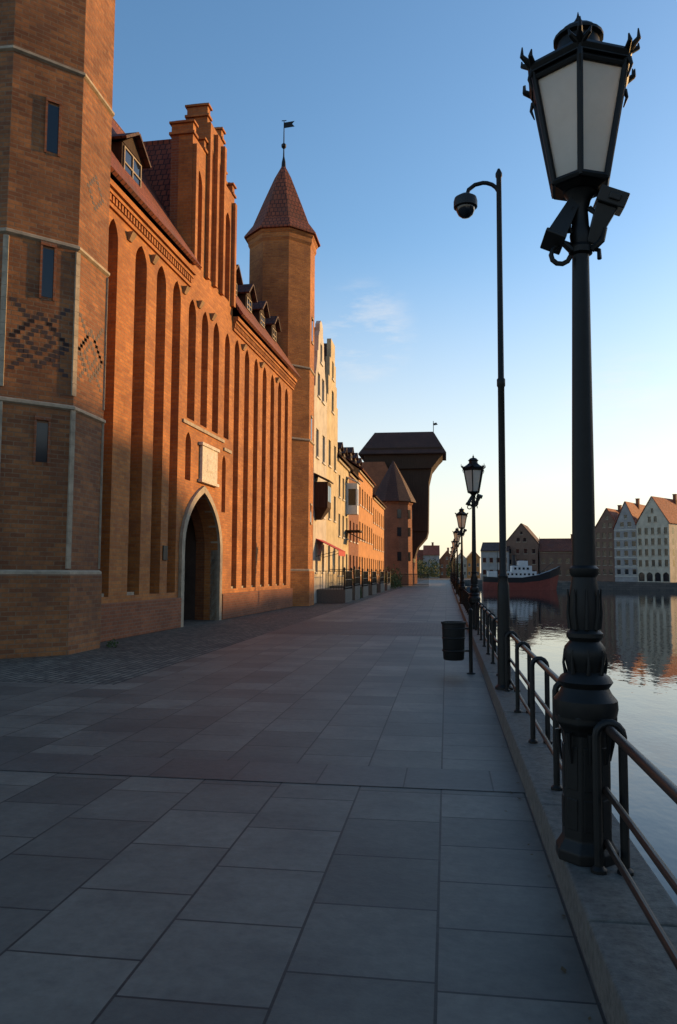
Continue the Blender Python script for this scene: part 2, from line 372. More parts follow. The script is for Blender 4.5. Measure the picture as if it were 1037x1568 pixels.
# ------------------------------------------------------------------ left octagonal tower
def octa(mb,ap,prof,c=(0,0)):
    mb.lathe([(r/math.cos(R(22.5)),z) for r,z in prof],8,c,R(22.5))
tw=empty('octagonal_brick_tower',(-8.83,14.85,0))
A=1.63
p=MB(); octa(p,A,[(A+.06,0),(A+.06,1.5),(A,1.6),(A,17)]); p.obj('tower_walls',M['brick_t'],tw)
p=MB()
for z in (1.56,4.76,7.97,11.57): octa(p,A,[(A+.005,z-.06),(A+.05,z-.03),(A+.05,z+.02),(A+.005,z+.05)])
p.obj('string_courses',M['trim'],tw)
p=MB(); octa(p,A,[(A+.25,17),(.02,22)]); p.obj('tower_roof',M['tile'],tw)
p=MB(); rc=(A)/math.cos(R(22.5))
for k in range(8):
    a=R(22.5+45*k)
    p.M=Matrix.Rotation(a,4,'Z')
    zz=1.64
    while zz<7.88:
        if abs(zz-4.76)>.1: p.hexa([(rc-.045,-.05,zz),(rc+.018,-.05,zz),(rc+.018,.05,zz),(rc-.045,.05,zz)],[(rc-.045,-.05,zz+.235),(rc+.018,-.05,zz+.235),(rc+.018,.05,zz+.235),(rc-.045,.05,zz+.235)])
        zz+=.24
p.M=Matrix.Identity(4); p.obj('corner_stones',M['trim'],tw)
gl=MB(); fr=MB(); di=MB()
def diamond(cx,cz,n,dx=.083):
    for i in range(-n,n+1):
        for sx in ((-1,1) if abs(i)<n else (1,)):
            x=cx+sx*(n-abs(i))*dx; z=cz+i*.085
            if abs(x)<.55: di.box(x-.055,x+.055,-A-.004,-A+.02,z,z+.07)
for ang in (-45,0,45,-90):
    F=Matrix.Rotation(R(ang+90),4,'Z')
    for mb in (gl,fr,di): mb.M=F
    if ang==-45:
        for z0,z1 in ((9.75,10.7),(6.85,7.8),(3.65,4.4)):
            cx=.10
            gl.box(cx-.11,cx+.11,-A-.006,-A+.05,z0,z1)
            fr.box(cx-.15,cx-.11,-A-.03,-A+.02,z0-.05,z1+.05); fr.box(cx+.11,cx+.15,-A-.03,-A+.02,z0-.05,z1+.05)
            fr.box(cx-.15,cx+.15,-A-.04,-A+.02,z1+.05,z1+.13)
    diamond(-.0,5.95,6); diamond(0,5.95,3); diamond(-.5,6.3,4); diamond(.5,6.3,4); diamond(-.5,5.6,3); diamond(.5,5.6,3)
    if ang!=-45: diamond(0,9.4,4)
for mb in (gl,fr,di): mb.M=Matrix.Identity(4)
gl.obj('slit_windows',M['glass'],tw); fr.obj('window_surrounds',M['brick_r'],tw); di.obj('diaper_pattern',M['brick_d'],tw)

# ------------------------------------------------------------------ main brick gate building
gb=empty('brick_gate_house',(-7.8,16.9,0),88)
E=10.6; D=.45
gx0,gx1=5.0,8.2
GL,GR,CL,CR,ZS,ZT=5.2,9.4,6.45,8.1,14.95,16.25
def gate(zs,rise): 
    return [(gx0,0)]+list(reversed(arch_top(gx0,gx1,zs,rise,8)))+[(gx1,0)]
gsil=[(GR,E),(GR,ZS),(CR,ZS),(CR,ZT),(CL,ZT),(CL,ZS),(GL,ZS),(GL,E)]
top=[(18.6,0),(18.6,E)]+gsil+[(-.9,E)]
outer=[(-.9,0)]+gate(2.3,1.75)+top
niches=[(-.1,.42),(1.4,2.1),(2.75,3.4),(3.9,4.5)]
nr=[(9.7,10.3),(10.95,11.55),(12.2,12.8),(13.45,14.05),(14.7,15.3),(15.95,16.55),(17.2,17.8)]
ng=[(5.15,5.78),(6.3,6.9),(7.4,8.0),(8.6,9.15)]
holes=[arch(a,b2,1.0,9.45,.5,5) for a,b2 in niches+nr]
holes+=[arch(a,b2,6.15,9.35,.5,5) for a,b2 in ng]
holes+=[arch(5.1,5.55,4.3,5.4,.35,5),arch(8.5,8.9,3.6,5.2,.35,5)]
holes+=[arch(a,b2,11.0,t,.5,5) for a,b2,t in ((5.55,6.1,13.6),(6.68,7.15,15.0),(7.4,7.87,15.0),(8.42,8.97,13.6))]
wall('facade_front_layer',outer,holes,0,D,M['brick'],gb)
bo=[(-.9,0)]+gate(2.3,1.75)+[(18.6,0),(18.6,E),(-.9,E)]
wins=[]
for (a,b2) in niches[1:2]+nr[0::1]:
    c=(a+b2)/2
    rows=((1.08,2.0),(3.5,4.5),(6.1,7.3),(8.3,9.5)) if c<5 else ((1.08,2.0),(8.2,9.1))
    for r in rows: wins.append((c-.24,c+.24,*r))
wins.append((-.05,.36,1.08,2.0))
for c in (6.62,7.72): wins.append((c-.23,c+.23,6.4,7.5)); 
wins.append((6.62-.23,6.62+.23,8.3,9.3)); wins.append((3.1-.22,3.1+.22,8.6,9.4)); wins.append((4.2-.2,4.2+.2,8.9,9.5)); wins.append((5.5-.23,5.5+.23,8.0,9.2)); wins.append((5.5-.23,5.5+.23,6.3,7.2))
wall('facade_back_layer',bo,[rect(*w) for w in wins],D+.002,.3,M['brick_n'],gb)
p=MB()
for w in wins: p.box(w[0]-.05,w[1]+.05,D+.14,D+.16,w[2]-.05,w[3]+.05)
p.obj('window_glass',M['glass'],gb)
p=MB()
for w in wins:
    if w[3]<2.2:
        p.box(w[0]-.04,w[1]+.04,.10,D+.04,w[2]-.12,w[2]-.003)
        for xx in (w[0]+.12,w[1]-.12): p.box(xx-.012,xx+.012,D+.07,D+.095,w[2],w[3])
        for zz in (1.35,1.65): p.box(w[0],w[1],D+.073,D+.092,zz,zz+.025)
    else:
        p.box(w[0]-.0,w[1]+.0,D-.06,D+.04,w[2]-.06,w[2]-.003); p.box(w[0],w[1],D+.11,D+.135,(w[2]+w[3])/2-.015,(w[2]+w[3])/2+.015)
p.obj('sills_and_bars',M['trim'],gb)
S=D+.305
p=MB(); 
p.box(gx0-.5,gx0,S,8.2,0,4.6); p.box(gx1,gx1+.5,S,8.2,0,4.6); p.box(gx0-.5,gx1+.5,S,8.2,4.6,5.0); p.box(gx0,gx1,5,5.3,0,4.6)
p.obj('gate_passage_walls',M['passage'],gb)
p=MB()
for i in range(6): p.box(gx0+.03+i*.012,gx0+.09+i*.012,1.0+i*.25,1.245+i*.25,.02,3.2)
p.obj('open_gate_leaf',M['wood'],gb)
def ringpts(x0,x1,zs,rise,off,n=12):
    return [(x0-off,0)]+list(reversed(arch_top(x0-off,x1+off,zs,rise+off*.9,n)))+[(x1+off,0)]
i_=ringpts(gx0,gx1,2.3,1.75,.0); o_=ringpts(gx0,gx1,2.3,1.75,.24)
p=MB()
for j in range(len(i_)-1):
    a,b2,c,d=i_[j],i_[j+1],o_[j+1],o_[j]
    p.hexa([(a[0],-.09,a[1]),(b2[0],-.09,b2[1]),(c[0],-.09,c[1]),(d[0],-.09,d[1])],[(a[0],.24,a[1]),(b2[0],.24,b2[1]),(c[0],-.003,c[1]),(d[0],-.003,d[1])])
p.obj('gate_arch_trim',M['trim'],gb)
p=MB(); p.box(6.2,7.85,-.14,-.003,4.35,4.45); p.box(6.3,7.75,-.10,-.003,4.45,5.5); p.box(6.2,7.85,-.14,-.003,5.5,5.6)
p.hexa([(6.8,-.12,4.8),(7.2,-.12,4.8),(7.2,-.12,5.2),(6.8,-.12,5.2)],[(6.7,-.101,4.7),(7.3,-.101,4.7),(7.3,-.101,5.3),(6.7,-.101,5.3)])
p.obj('carved_relief_panel',M['panel'],gb,bevel=.01)
p=MB(); p.box(3.55,3.85,-.03,-.003,1.9,2.3); p.obj('wall_plaque',M['iron'],gb)
p=MB(); p.box(4.8,8.6,-.05,-.003,5.95,6.05); p.box(8.6,9.4,-.05,-.003,5.7,5.8)
p.obj('stone_string',M['trim'],gb)
p=MB()
p.box(-.9,4.74,-.12,-.003,0,.85); p.box(8.47,18.6,-.12,-.003,0,.85); p.obj('plinth',M['brick_r'],gb,bevel=.02)
p=MB()
for a,b2 in ((-.9,GL-.02),(GR+.02,18.75)):
    p.box(a,b2,-.06,-.003,10.12,10.22); p.box(a,b2,-.13,-.003,10.38,10.48); p.box(a,b2,-.2,.0,10.48,10.62)
    n=int((b2-a)/.16)
    for i in range(n): p.box(a+i*.16,a+.08+i*.16,-.10,-.003,10.222,10.378)
p.obj('eaves_cornice',M['brick'],gb)
p=MB()
for s_ in (2.43,1.0,4.72,5.98,7.17,10.65,13.15,15.65): p.hexa([(s_-.08,-.05,9.75),(s_+.08,-.05,9.75),(s_+.08,-.003,9.75),(s_-.08,-.003,9.75)],[(s_-.12,-.16,9.95),(s_+.12,-.16,9.95),(s_+.12,-.003,9.95),(s_-.12,-.003,9.95)])
p.obj('corbels',M['trim_o'],gb)
p=MB()
p.prism(gsil[::-1],D+.002,.7)
p.obj('gable_back',M['brick_r'],gb)
p=MB()
for x0,x1,z in ((GL,CL,ZS),(CR,GR,ZS),(CL,CR,ZT)):
    for a in ((x0-.06,x0+.32),(x1-.32,x1+.06)):
        p.box(a[0],a[1],-.06,.76,z+.003,z+.09); p.box(a[0]+.06,a[1]-.06,.0,.7,z+.09,z+.36); p.box(a[0],a[1],-.06,.76,z+.36,z+.43); p.box(a[0]+.1,a[1]-.1,.1,.6,z+.43,z+.50)
p.obj('gable_caps',M['brick'],gb,bevel=.01)
p=MB()
for x in (GL+.03,CL+.0,7.18,CR-.2,GR-.25): 
    p.box(x,x+.2,-.12,-.003,10.9,ZS-.3 if (x<6 or x>8.2) else ZT-.2)
p.obj('gable_pilasters',M['brick'],gb)
RY,RZ=4.1,17.3
def rz(y): return 10.65+(RZ-10.65)*(y+.3)/(RY+.3)
p=MB()
for a,b2,y0 in ((-1.0,GL-.02,-.3),(GL-.02,GR+.02,.75),(GR+.02,18.9,-.3)):
    p.slab((a,y0,rz(y0)),(b2,y0,rz(y0)),(b2,RY,RZ),(a,RY,RZ),.10)
p.slab((18.9,8.5,10.65),(-1,8.5,10.65),(-1,RY,RZ),(18.9,RY,RZ),.10)
p.box(-1,18.9,RY-.1,RY+.1,RZ+.02,RZ+.16)
cy0,cy1,cz=.72,3.6,15.9
p.slab((4.95,cy1,10.9),(4.95,cy0,10.9),(7.3,cy0,cz),(7.3,cy1,cz),.10)
p.slab((9.6,cy0,10.9),(9.6,cy1,10.9),(7.3,cy1,cz),(7.3,cy0,cz),.10)
p.box(7.2,7.4,cy0,cy1,cz+.02,cz+.16)
p.obj('roof_tiles',M['tile'],gb)
p=MB(); p.box(-.9,-.6,S,8.2,0,10.5); p.box(18.3,18.6,S,8.2,0,10.5); p.box(-.6,18.3,8.0,8.2,0,10.5)
for x in (-.88,18.38):
    p.hexa([(x,.05,10.502),(x,8.15,10.502),(x,4.2,17.1),(x,4.0,17.1)],[(x+.2,.05,10.502),(x+.2,8.15,10.502),(x+.2,4.2,17.1),(x+.2,4.0,17.1)])
p.obj('side_and_rear_walls',M['brick_r'],gb)
def dormer(par,x,y,z,w=.9,h=1.1,d=1.6,nm='dormer'):
    a=MB(); a.box(x-w/2,x+w/2,y,y+d,z,z+h); a.obj(nm+'_cheeks',M['wood'],par)
    a=MB(); 
    a.slab((x-w/2-.15,y+d,z+h-.02),(x-w/2-.15,y-.2,z+h-.02),(x,y-.2,z+h+.5),(x,y+d,z+h+.5),.07)
    a.slab((x+w/2+.15,y-.2,z+h-.02),(x+w/2+.15,y+d,z+h-.02),(x,y+d,z+h+.5),(x,y-.2,z+h+.5),.07)
    a.obj(nm+'_roof',M['tile_d'],par)
    a=MB(); a.prism([(x-w/2,z+h),(x+w/2,z+h),(x,z+h+.45)],y-.02,y+.1); a.obj(nm+'_pediment',M['wood'],par)
    a=MB(); a.box(x-w/2+.12,x+w/2-.12,y-.012,y+.05,z+.3,z+h-.1); a.obj(nm+'_glass',M['glass'],par)
    a=MB()
    for xx in (x-w/2+.08,x-.02,x+w/2-.12): a.box(xx,xx+.04,y-.04,y-.013,z+.26,z+h-.06)
    for zz in (z+.26,z+h*.55,z+h-.1): a.box(x-w/2+.12,x+w/2-.12,y-.037,y-.014,zz,zz+.04)
    a.obj(nm+'_frame',M['trim'],par)
dormer(gb,2.0,.45,11.5,1.2,1.1,1.6)
for x in (11.0,13.0,15.0,17.0): dormer(gb,x,.5,11.8,.8,.8,1.4)
p=MB(); p.tube([(5.0,3,15),(5.0,3,17.6)],.04,8); p.tube([(3.2,4.1,17),(3.2,4.1,18.6)],.03,6); p.obj('vent_pipes',M['iron'],gb)

# ------------------------------------------------------------------ right octagonal tower
t2=empty('conical_roofed_tower',(-8.05,37.2,0)); A=1.53
p=MB(); octa(p,A,[(A+.08,0),(A+.08,1.6),(A,1.7),(A,17.5),(A+.07,17.65),(A+.07,17.85),(A+.14,17.95),(A+.14,18.1)]); p.obj('tower_walls',M['brick'],t2)
p=MB()
for z in (1.68,7.9,11.4): octa(p,A,[(A+.005,z-.06),(A+.06,z-.03),(A+.06,z+.03),(A+.005,z+.06)])
p.obj('string_courses',M['trim'],t2)
p=MB(); octa(p,A,[(A+.26,18.05),(A+.26,18.13),(1.40,18.7),(.92,20.0),(.42,21.3),(.08,22.0)]); p.obj('conical_roof',M['tile'],t2)
p=MB(); p.lathe([(.13,21.8),(.10,22.2),(.04,22.5),(.03,22.9),(.12,23.0),(.13,23.12),(.03,23.22),(.02,24.4)],10)
p.add([(0,0,24.0),(.55,0,24.05),(.42,0,24.2),(.55,0,24.35),(0,0,24.3)],[(0,1,2,3,4)]); p.tube([(-.12,0,24.4),(.12,0,24.4)],.02,6)
p.obj('finial_and_weather_vane',M['iron'],t2)
gl=MB(); fr=MB()
for ang in (0,45):
    F=Matrix.Rotation(R(ang+90),4,'Z'); gl.M=F; fr.M=F
    for z0,z1 in ((12.9,14.0),(8.0,9.1),(4,4.8)):
        gl.box(-.15,.15,-A-.006,-A+.05,z0,z1); fr.box(-.2,.2,-A-.05,-A+.02,z0-.12,z0-.01); fr.box(-.2,.2,-A-.05,-A+.02,z1+.01,z1+.1)
gl.obj('slit_windows',M['glass'],t2); fr.obj('window_surrounds',M['trim'],t2)

# ------------------------------------------------------------------ generic town house
def house(name,loc,rot,w,depth,eave,ridge,wm,rm,style='side',cols=3,rows=3,win=(.7,1.2),z0=1.2,gcols=1,chim=1,sh=None,bands=False,light=False,arches=0):
    e=empty(name,loc,rot)
    if style=='side': outer=rect(0,w,0,eave)
    elif style=='gable': outer=[(0,0),(w,0),(w,eave),(w/2,ridge),(0,eave)]
    elif style=='step':
        n=4; outer=[(0,0),(w,0),(w,eave)]; 
        for i in range(n):
            x=w-(w/2-.35)*i/n; z=eave+(ridge-eave)*(i+.8)/n; outer.append((x,z)); outer.append((w-(w/2-.35)*(i+1)/n,z))
        L=[(w-x,z) for x,z in outer[3:]][::-1]; outer+=L+[(0,eave)]
    elif style=='dutch':
        rr=ridge-eave; h=w/2
        prof=[(0,0),(.0,.12),(.16,.14),(.2,.3),(.36,.42),(.42,.5),(.42,.58),(.55,.6),(.6,.78),(.74,.86),(.74,.94),(.9,1.0)]
        outer=[(0,0),(w,0),(w,eave)]+[(w-h*a,eave+rr*b2) for a,b2 in prof[1:]]+[(h*a,eave+rr*b2) for a,b2 in prof[:0:-1]]+[(0,eave)]
    hs=[];ww,wh=win
    fh=(eave-z0)/rows
    for r in range(rows):
        for c in range(cols):
            cx=w*(c+.5)/cols; zz=z0+fh*r
            hs.append((cx-ww/2,cx+ww/2,zz,min(zz+wh,zz+fh-.3)))
    if style!='side' and gcols:
        g0=eave+.3; hs+= [(w/2-ww/2+o,w/2+ww/2+o,g0,g0+wh*.85) for o in ((0,) if gcols==1 else (-ww*.9,ww*.9))]
        if ridge-eave>3.5: hs.append((w/2-ww*.4,w/2+ww*.4,g0+wh+.5,g0+wh+.5+wh*.7))
    hl=[rect(*h) for h in hs]; aw_=w/arches if arches else 0
    for i in range(arches): hl.append(arch(i*aw_+.2,(i+1)*aw_-.2,.15,1.3,.6,4))
    wall('front_wall',outer,hl,0,.25,wm,e)
    g=MB(); f=MB()
    for i in range(arches): g.box(i*aw_+.15,(i+1)*aw_-.15,.2,.22,.1,2.1)
    for a,b2,c,d in hs:
        g.box(a-.03,b2+.03,.17,.19,c-.03,d+.03)
        t=.05
        f.box(a,a+t,.10,.165,c,d); f.box(b2-t,b2,.10,.165,c,d); f.box(a+t,b2-t,.10,.165,c,c+t); f.box(a+t,b2-t,.10,.165,d-t,d)
        if not light:
            m_=(a+b2)/2; f.box(m_-.02,m_+.02,.11,.166,c+t,d-t); f.box(a+t,b2-t,.115,.167,(c+d)/2-.02,(c+d)/2+.02)
        f.box(a-.08,b2+.08,-.07,.02,c-.09,c-.005)
    if bands:
        for r in range(rows+1): f.box(-.02,w+.02,-.06,-.003,z0+fh*r-.42,z0+fh*r-.2)
    g.obj('window_glass',M['glass'],e); f.obj('window_frames',M['frame'] if (not light or bands) else M['trim'],e)
    sg=MB(); nside=max(2,int(depth/2.6))
    for r in range(rows):
        for c in range(nside):
            cy=depth*(c+.6)/nside; zz=z0+fh*r
            for xs in ((-.006,.02),(w-.02,w+.006)): sg.box(xs[0],xs[1],cy-ww/2,cy+ww/2,zz,min(zz+wh,zz+fh-.3))
    if style=='gable': sg.obj('side_windows',M['glass'],e)
    b_=MB(); b_.box(.0,w,.253,depth,0,eave)
    rf=MB()
    if style=='side':
        b_.hexa([(0,.1,eave+.002),(0,depth,eave+.002),(0,depth/2+.05,ridge-.1),(0,depth/2-.05,ridge-.1)],[(w,.1,eave+.002),(w,depth,eave+.002),(w,depth/2+.05,ridge-.1),(w,depth/2-.05,ridge-.1)])
        rf.slab((-.1,-.3,eave-.1),(w+.1,-.3,eave-.1),(w+.1,depth/2,ridge),(-.1,depth/2,ridge),.1)
        rf.slab((w+.1,depth+.3,eave-.1),(-.1,depth+.3,eave-.1),(-.1,depth/2,ridge),(w+.1,depth/2,ridge),.1)
        rf.box(-.1,w+.1,depth/2-.08,depth/2+.08,ridge+.02,ridge+.14)
        cn=MB(); cn.box(-.02,w+.02,-.12,-.003,eave-.28,eave-.12); cn.obj('cornice',M['trim'],e)
    else:
        rr=ridge-.35 if style!='gable' else ridge
        y0=.26 if style!='gable' else -.15
        b_.prism([(0,eave+.002),(w,eave+.002),(w/2,rr-.12)],.255,depth)
        rf.slab((-.2,depth,eave-.1),(-.2,y0,eave-.1),(w/2,y0,rr),(w/2,depth,rr),.1)
        rf.slab((w+.2,y0,eave-.1),(w+.2,depth,eave-.1),(w/2,depth,rr),(w/2,y0,rr),.1)
    if chim:
        for i in range(chim):
            x=w*(i+.6)/chim-.1; yb=depth*.42
            c_=MB(); c_.box(x-.3,x+.3,yb,yb+.6,eave+.5,ridge+.9); c_.box(x-.36,x+.36,yb-.06,yb+.66,ridge+.9,ridge+1.05)
            c_.obj('chimney',M['brick_r'],e)
    b_.obj('house_body',wm if not sh else sh,e); rf.obj('roof',rm,e)
    return e
X0=-6.7
h1=house('cream_gabled_house',(X0,39.0,0),90,4.3,9,10.6,15.2,M['white_pl'],M['tile_d'],'dutch',2,3,(.8,1.5),1.6,2,0)
h2=house('yellow_gabled_house',(X0,43.32,0),90,4.4,9,10.8,15.6,M['cream'],M['tile_d'],'step',2,3,(.8,1.5),1.6,1,0)
h3=house('pale_town_house',(X0,47.74,0),90,5.6,9,8.8,11.8,M['cream'],M['tile_d'],'side',3,3,(.8,1.4),1.4,1,2)
h4=house('brick_town_house',(X0,53.36,0),90,6.1,9,8.6,12.2,M['brick_r'],M['tile_d'],'side',3,3,(.8,1.4),1.4,1,2)
h5=house('orange_town_house',(X0,59.48,0),90,11.5,9,9.6,12.8,M['orange'],M['tile'],'side',6,3,(.8,1.4),1.4,1,2)
h6=house('ochre_town_house',(X0,71,0),90,13,9,8.6,11.6,M['orange'],M['tile_d'],'side',6,3,(.8,1.4),1.4,1,1)
for hh,xs in ((h5,(2.5,5.5,8.5)),(h3,(2.8,)),(h4,(2,4.4))):
    for x in xs: dormer(hh,x,.9,10.1 if hh is h5 else 9.4,1.0,1.0,1.6)
p=MB(); p.box(.15,1.35,-.7,-.003,4.9,6.2); p.hexa([(.5,-.3,4.3),(1,-.3,4.3),(1,-.003,4.3),(.5,-.003,4.3)],[(.15,-.7,4.897),(1.35,-.7,4.897),(1.35,-.003,4.897),(.15,-.003,4.897)]); p.slab((.05,-.8,6.2),(1.45,-.8,6.2),(1.45,0,6.6),(.05,0,6.6),.06); p.obj('timber_oriel',M['wood'],h1)
p=MB(); p.box(.25,.7,-.715,-.703,5.2,6.0); p.box(.8,1.25,-.715,-.703,5.2,6.0); p.obj('oriel_glass',M['glass'],h1)
p=MB(); p.box(4.3,5.1,-.75,-.003,5.5,7.6); p.slab((4.2,-.85,7.6),(5.2,-.85,7.6),(5.2,0,8.0),(4.2,0,8.0),.06); p.obj('white_oriel',M['white'],h3)
p=MB(); p.box(4.4,4.66,-.762,-.753,6.1,7.2); p.box(4.74,5.0,-.762,-.753,6.1,7.2); p.box(4.288,4.297,-.65,-.15,6.1,7.2); p.obj('oriel_glass',M['glass'],h3)
p=MB(); p.box(3.8,5.6,-1.0,-.003,4.3,4.4); p.slab((3.8,-1.2,3.7),(5.6,-1.2,3.7),(5.6,0,4.3),(3.8,0,4.3),.05); p.obj('porch_canopy',M['wood'],h3)
aw=empty('shop_awning',(X0,39.8,0),90)
p=MB(); p.slab((0,-1.2,2.7),(2.6,-1.2,2.7),(2.6,-.003,3.3),(0,-.003,3.3),.03); p.box(0,2.6,-1.2,-1.18,2.45,2.7); p.obj('canvas',M['red_cloth'],aw)
p=MB(); p.tube([(.05,-1.15,2.7),(.05,0,2.4)],.015,6); p.tube([(2.55,-1.15,2.7),(2.55,0,2.4)],.015,6); p.obj('awning_arms',M['iron'],aw)
def stoop(y0,l,h,d=1.5,nm='stone_stoop'):
    e=empty(nm,(X0,y0,0),90)
    a=MB(); a.box(0,l,-d,-.003,0,h)
    for i in range(3): a.box(l+.003+.28*i,l+.28*(i+1),-d+.2,-.2,0,h*(3-i)/4)
    a.obj('terrace',M['kerb'],e,bevel=.01)
    a=MB(); 
    n=int(l/.14)
    for i in range(n+1): a.tube([(.03+i*(l-.06)/n,-d+.05,h),(.03+i*(l-.06)/n,-d+.05,h+.95)],.011,5)
    for zz in (h+.1,h+.5,h+.95): a.tube([(0,-d+.05,zz),(l,-d+.05,zz)],.018,6)
    for xx in (0,l): 
        a.lathe([(.05,h),(.05,h+1.0),(.08,h+1.05),(.03,h+1.15)],8,(xx,-d+.05))
    for i in range(9): a.tube([(.02,-d+.2+i*.14,h),(.02,-d+.2+i*.14,h+.95)],.011,5)
    a.tube([(.02,-d,h+.95),(.02,0,h+.95)],.018,6)
    a.obj('iron_railing',M['iron'],e)
for y0,l,h in ((40.2,3,.7),(44.6,2.6,.8),(49,3.2,.7),(55,3.4,.7),(62,4,.7),(69,4,.6)): stoop(y0,l,h)
def shrub(name,loc,r,h,n=350,mat='leaf',sz=1):
    e=MB(); rnd=random.Random(int(loc[1]*10))
    for i in range(n):
        a=rnd.uniform(0,6.28); q=rnd.random()**.5*r; z=rnd.uniform(.1,1)*h*(1-.4*(q/r)**2)*rnd.uniform(.6,1.1)
        c=Vector((q*math.cos(a),q*math.sin(a),z)); u=Vector((rnd.gauss(0,1),rnd.gauss(0,1),rnd.gauss(0,1))).normalized(); w=u.orthogonal().normalized(); s_=rnd.uniform(.08,.16)*sz
        e.add([c-u*s_,c+w*s_*.6,c+u*s_,c-w*s_*.6],[(0,1,2,3)])
    o=e.obj(name,M[mat]); o.location=loc
for x,y,r,h in ((-5.6,76,.9,1.6),(-5.4,79,1.0,2.4),(-5.5,82,.8,1.4),(-5.7,58.5,.5,1.2),(-5.6,47.7,.4,1.1)): shrub('shrub',(x,y,0),r,h)
shrub('weeds',(-6.95,15.7,0),.12,.2,50,sz=.25)

# ------------------------------------------------------------------ medieval harbour crane
cr=empty('medieval_harbour_crane',(0,102,0))
p=MB()
p.prism([(-9.0,15.2),(-1.9,15.2),(-1.0,16.4),(-.5,16.9),(-.5,18.0),(-10.8,18.0),(-10.8,15.2)],0,6)
p.prism([(-7.4,7.0),(-2.4,7.0),(-2.3,13.4),(-1.9,15.198),(-8.2,15.198),(-8.2,7.0)],.4,5.6)
p.prism([(-7.6,3.5),(-4.2,3.5),(-3.8,4.8),(-2.6,6.2),(-2.4,6.998),(-8.2,6.998)],.6,5.4)
p.obj('timber_jib_body',M['wood'],cr)
p=MB()
p.add([(-11.5,-.5,17.2),(0,-.5,17.2),(0,6.5,17.2),(-11.5,6.5,17.2),(-9.6,2.6,20.5),(-1.7,2.6,20.5),(-1.7,3.4,20.5),(-9.6,3.4,20.5),(-11.5,-.5,17.1),(0,-.5,17.1),(0,6.5,17.1),(-11.5,6.5,17.1)],
      [(0,1,5,4),(1,2,6,5),(2,3,7,6),(3,0,4,7),(4,5,6,7),(8,11,10,9),(8,9,1,0),(9,10,2,1),(10,11,3,2),(11,8,0,3)])
p.obj('hipped_roof',M['tile_d'],cr)
p=MB(); p.tube([(-1.7,3,20.4),(-1.7,3,22.0)],.05,6); p.add([(-1.7,3,21.4),(-1.1,3,21.5),(-1.3,3,21.8),(-1.7,3,21.7)],[(0,1,2,3)]); p.obj('weather_vane',M['iron'],cr)
p=MB(); p.box(-16,-6.5,-1,7,0,13); p.prism([(-16,13.002),(-6.5,13.002),(-8,16),(-14.5,16)],-1,7); p.obj('brick_gate_block',M['brick_r'],cr)
for yy,nm in ((-4.5,'south'),(10.5,'north')):
    p=MB(); p.lathe([(2.3,0),(2.2,9.9),(2.35,10.1),(2.35,10.4)],10,(-6.5,yy)); p.obj('round_tower_'+nm,M['brick_r'],cr)
    p=MB(); p.lathe([(2.85,10.3),(2.8,10.45),(1.5,13.0),(.05,15.6)],10,(-6.6,yy)); p.obj('tower_roof_'+nm,M['tile_d'],cr)
    p=MB()
    for z in (3,6,8.2):
        for a in (-70,-30,10): 
            p.M=Matrix.Translation((-6.5,yy,0))@Matrix.Rotation(R(a),4,'Z'); p.box(2.1,2.27,-.25,.25,z,z+1.1)
    p.obj('tower_windows_'+nm,M['glass'],cr)
fe=empty('iron_fence',(0,0,0)); p=MB()
for i in range(40): p.tube([(-5.9+i*.1,86,0),(-5.9+i*.1,86,1.5)],.02,5)
p.tube([(-5.9,86,1.4),(-1.95,86,1.4)],.03,6); p.tube([(-5.9,86,.3),(-1.95,86,.3)],.03,6); p.obj('bars',M['iron'],fe)

# ------------------------------------------------------------------ distant town, far bank
cx=-14; i=0
mats=['brown_pl','yellow','grey_pl','brick_r','white_pl','orange','cream']
while cx<7:
    w=random.uniform(3,5); hh=random.uniform(4.5,7)
    house('distant_house',(cx,232+random.uniform(-4,8),0),0,w,8,hh,hh+random.uniform(2,3.2),M[mats[i%7]],M['tile_b'],random.choice(['side','gable']),3,2,(.6,.9),1,1,1)
    cx+=w+.05; i+=1
for x,y in ((-7,205),(-4,212),(2,222)):
    shrub('distant_tree',(x,y,0),2.2,6.0,700,sz=2.2)
house('quayside_storehouse',(7.5,176,0),-8,6,10,6.5,8.4,M['grey_pl'],M['tile_d'],'side',4,2,(.8,1.1),1.2,1,0,light=True)
house('gabled_granary',(13.0,178,0),-12,7,12,8.2,12.6,M['brown_pl'],M['tile_d'],'gable',4,3,(.8,1.1),1.2,2,0,light=True)
house('long_warehouse',(20.2,177,0),-8,12,10,6.4,9.3,M['brown_pl'],M['tile'],'side',7,2,(.8,1.1),1.2,1,1,light=True)
house('brown_warehouse',(29.8,164,0),-32,5.0,14,10.5,14.7,M['brown_pl'],M['tile_b'],'gable',4,5,(.7,1.1),1.4,2,1,light=True)
house('banded_warehouse',(33.0,161.3,0),-32,4.6,14,10.5,15.8,M['grey_pl'],M['tile_b'],'gable',3,5,(.8,1.1),1.4,2,1,bands=True,light=True)
house('cream_granary',(36.6,158.3,0),-40,6.4,20,11.2,16.4,M['cream2'],M['tile_b'],'gable',5,4,(.65,1.25),3.0,2,1,light=True,arches=4)
yy=-30; i=0  # out-of-frame row added to shade quay and lower walls; ridges set for that
while yy<150:
    w=random.uniform(9,12); ridge=15.2+random.uniform(0,1.0)
    if 50<yy<66: ridge=19.8+random.uniform(0,1)
    house('unseen_shading_granary',(54,yy+w,0),-90,w,13,ridge-4.5,ridge,M[mats[(i*3)%7]],M['tile'],'side',4,4,(.8,1.1),1.2,1,0)
    yy+=w+(.05 if not 70<yy+w<82 else 1.3); i+=1
    if yy>128: break
bt=empty('moored_boat',(2.6,92,-1.4),95)
p=MB(); vs=[];st=[(-3,.7,.5),(-1,.9,.5),(1.2,.85,.6),(2.4,.5,.8),(3.1,.03,.95)]
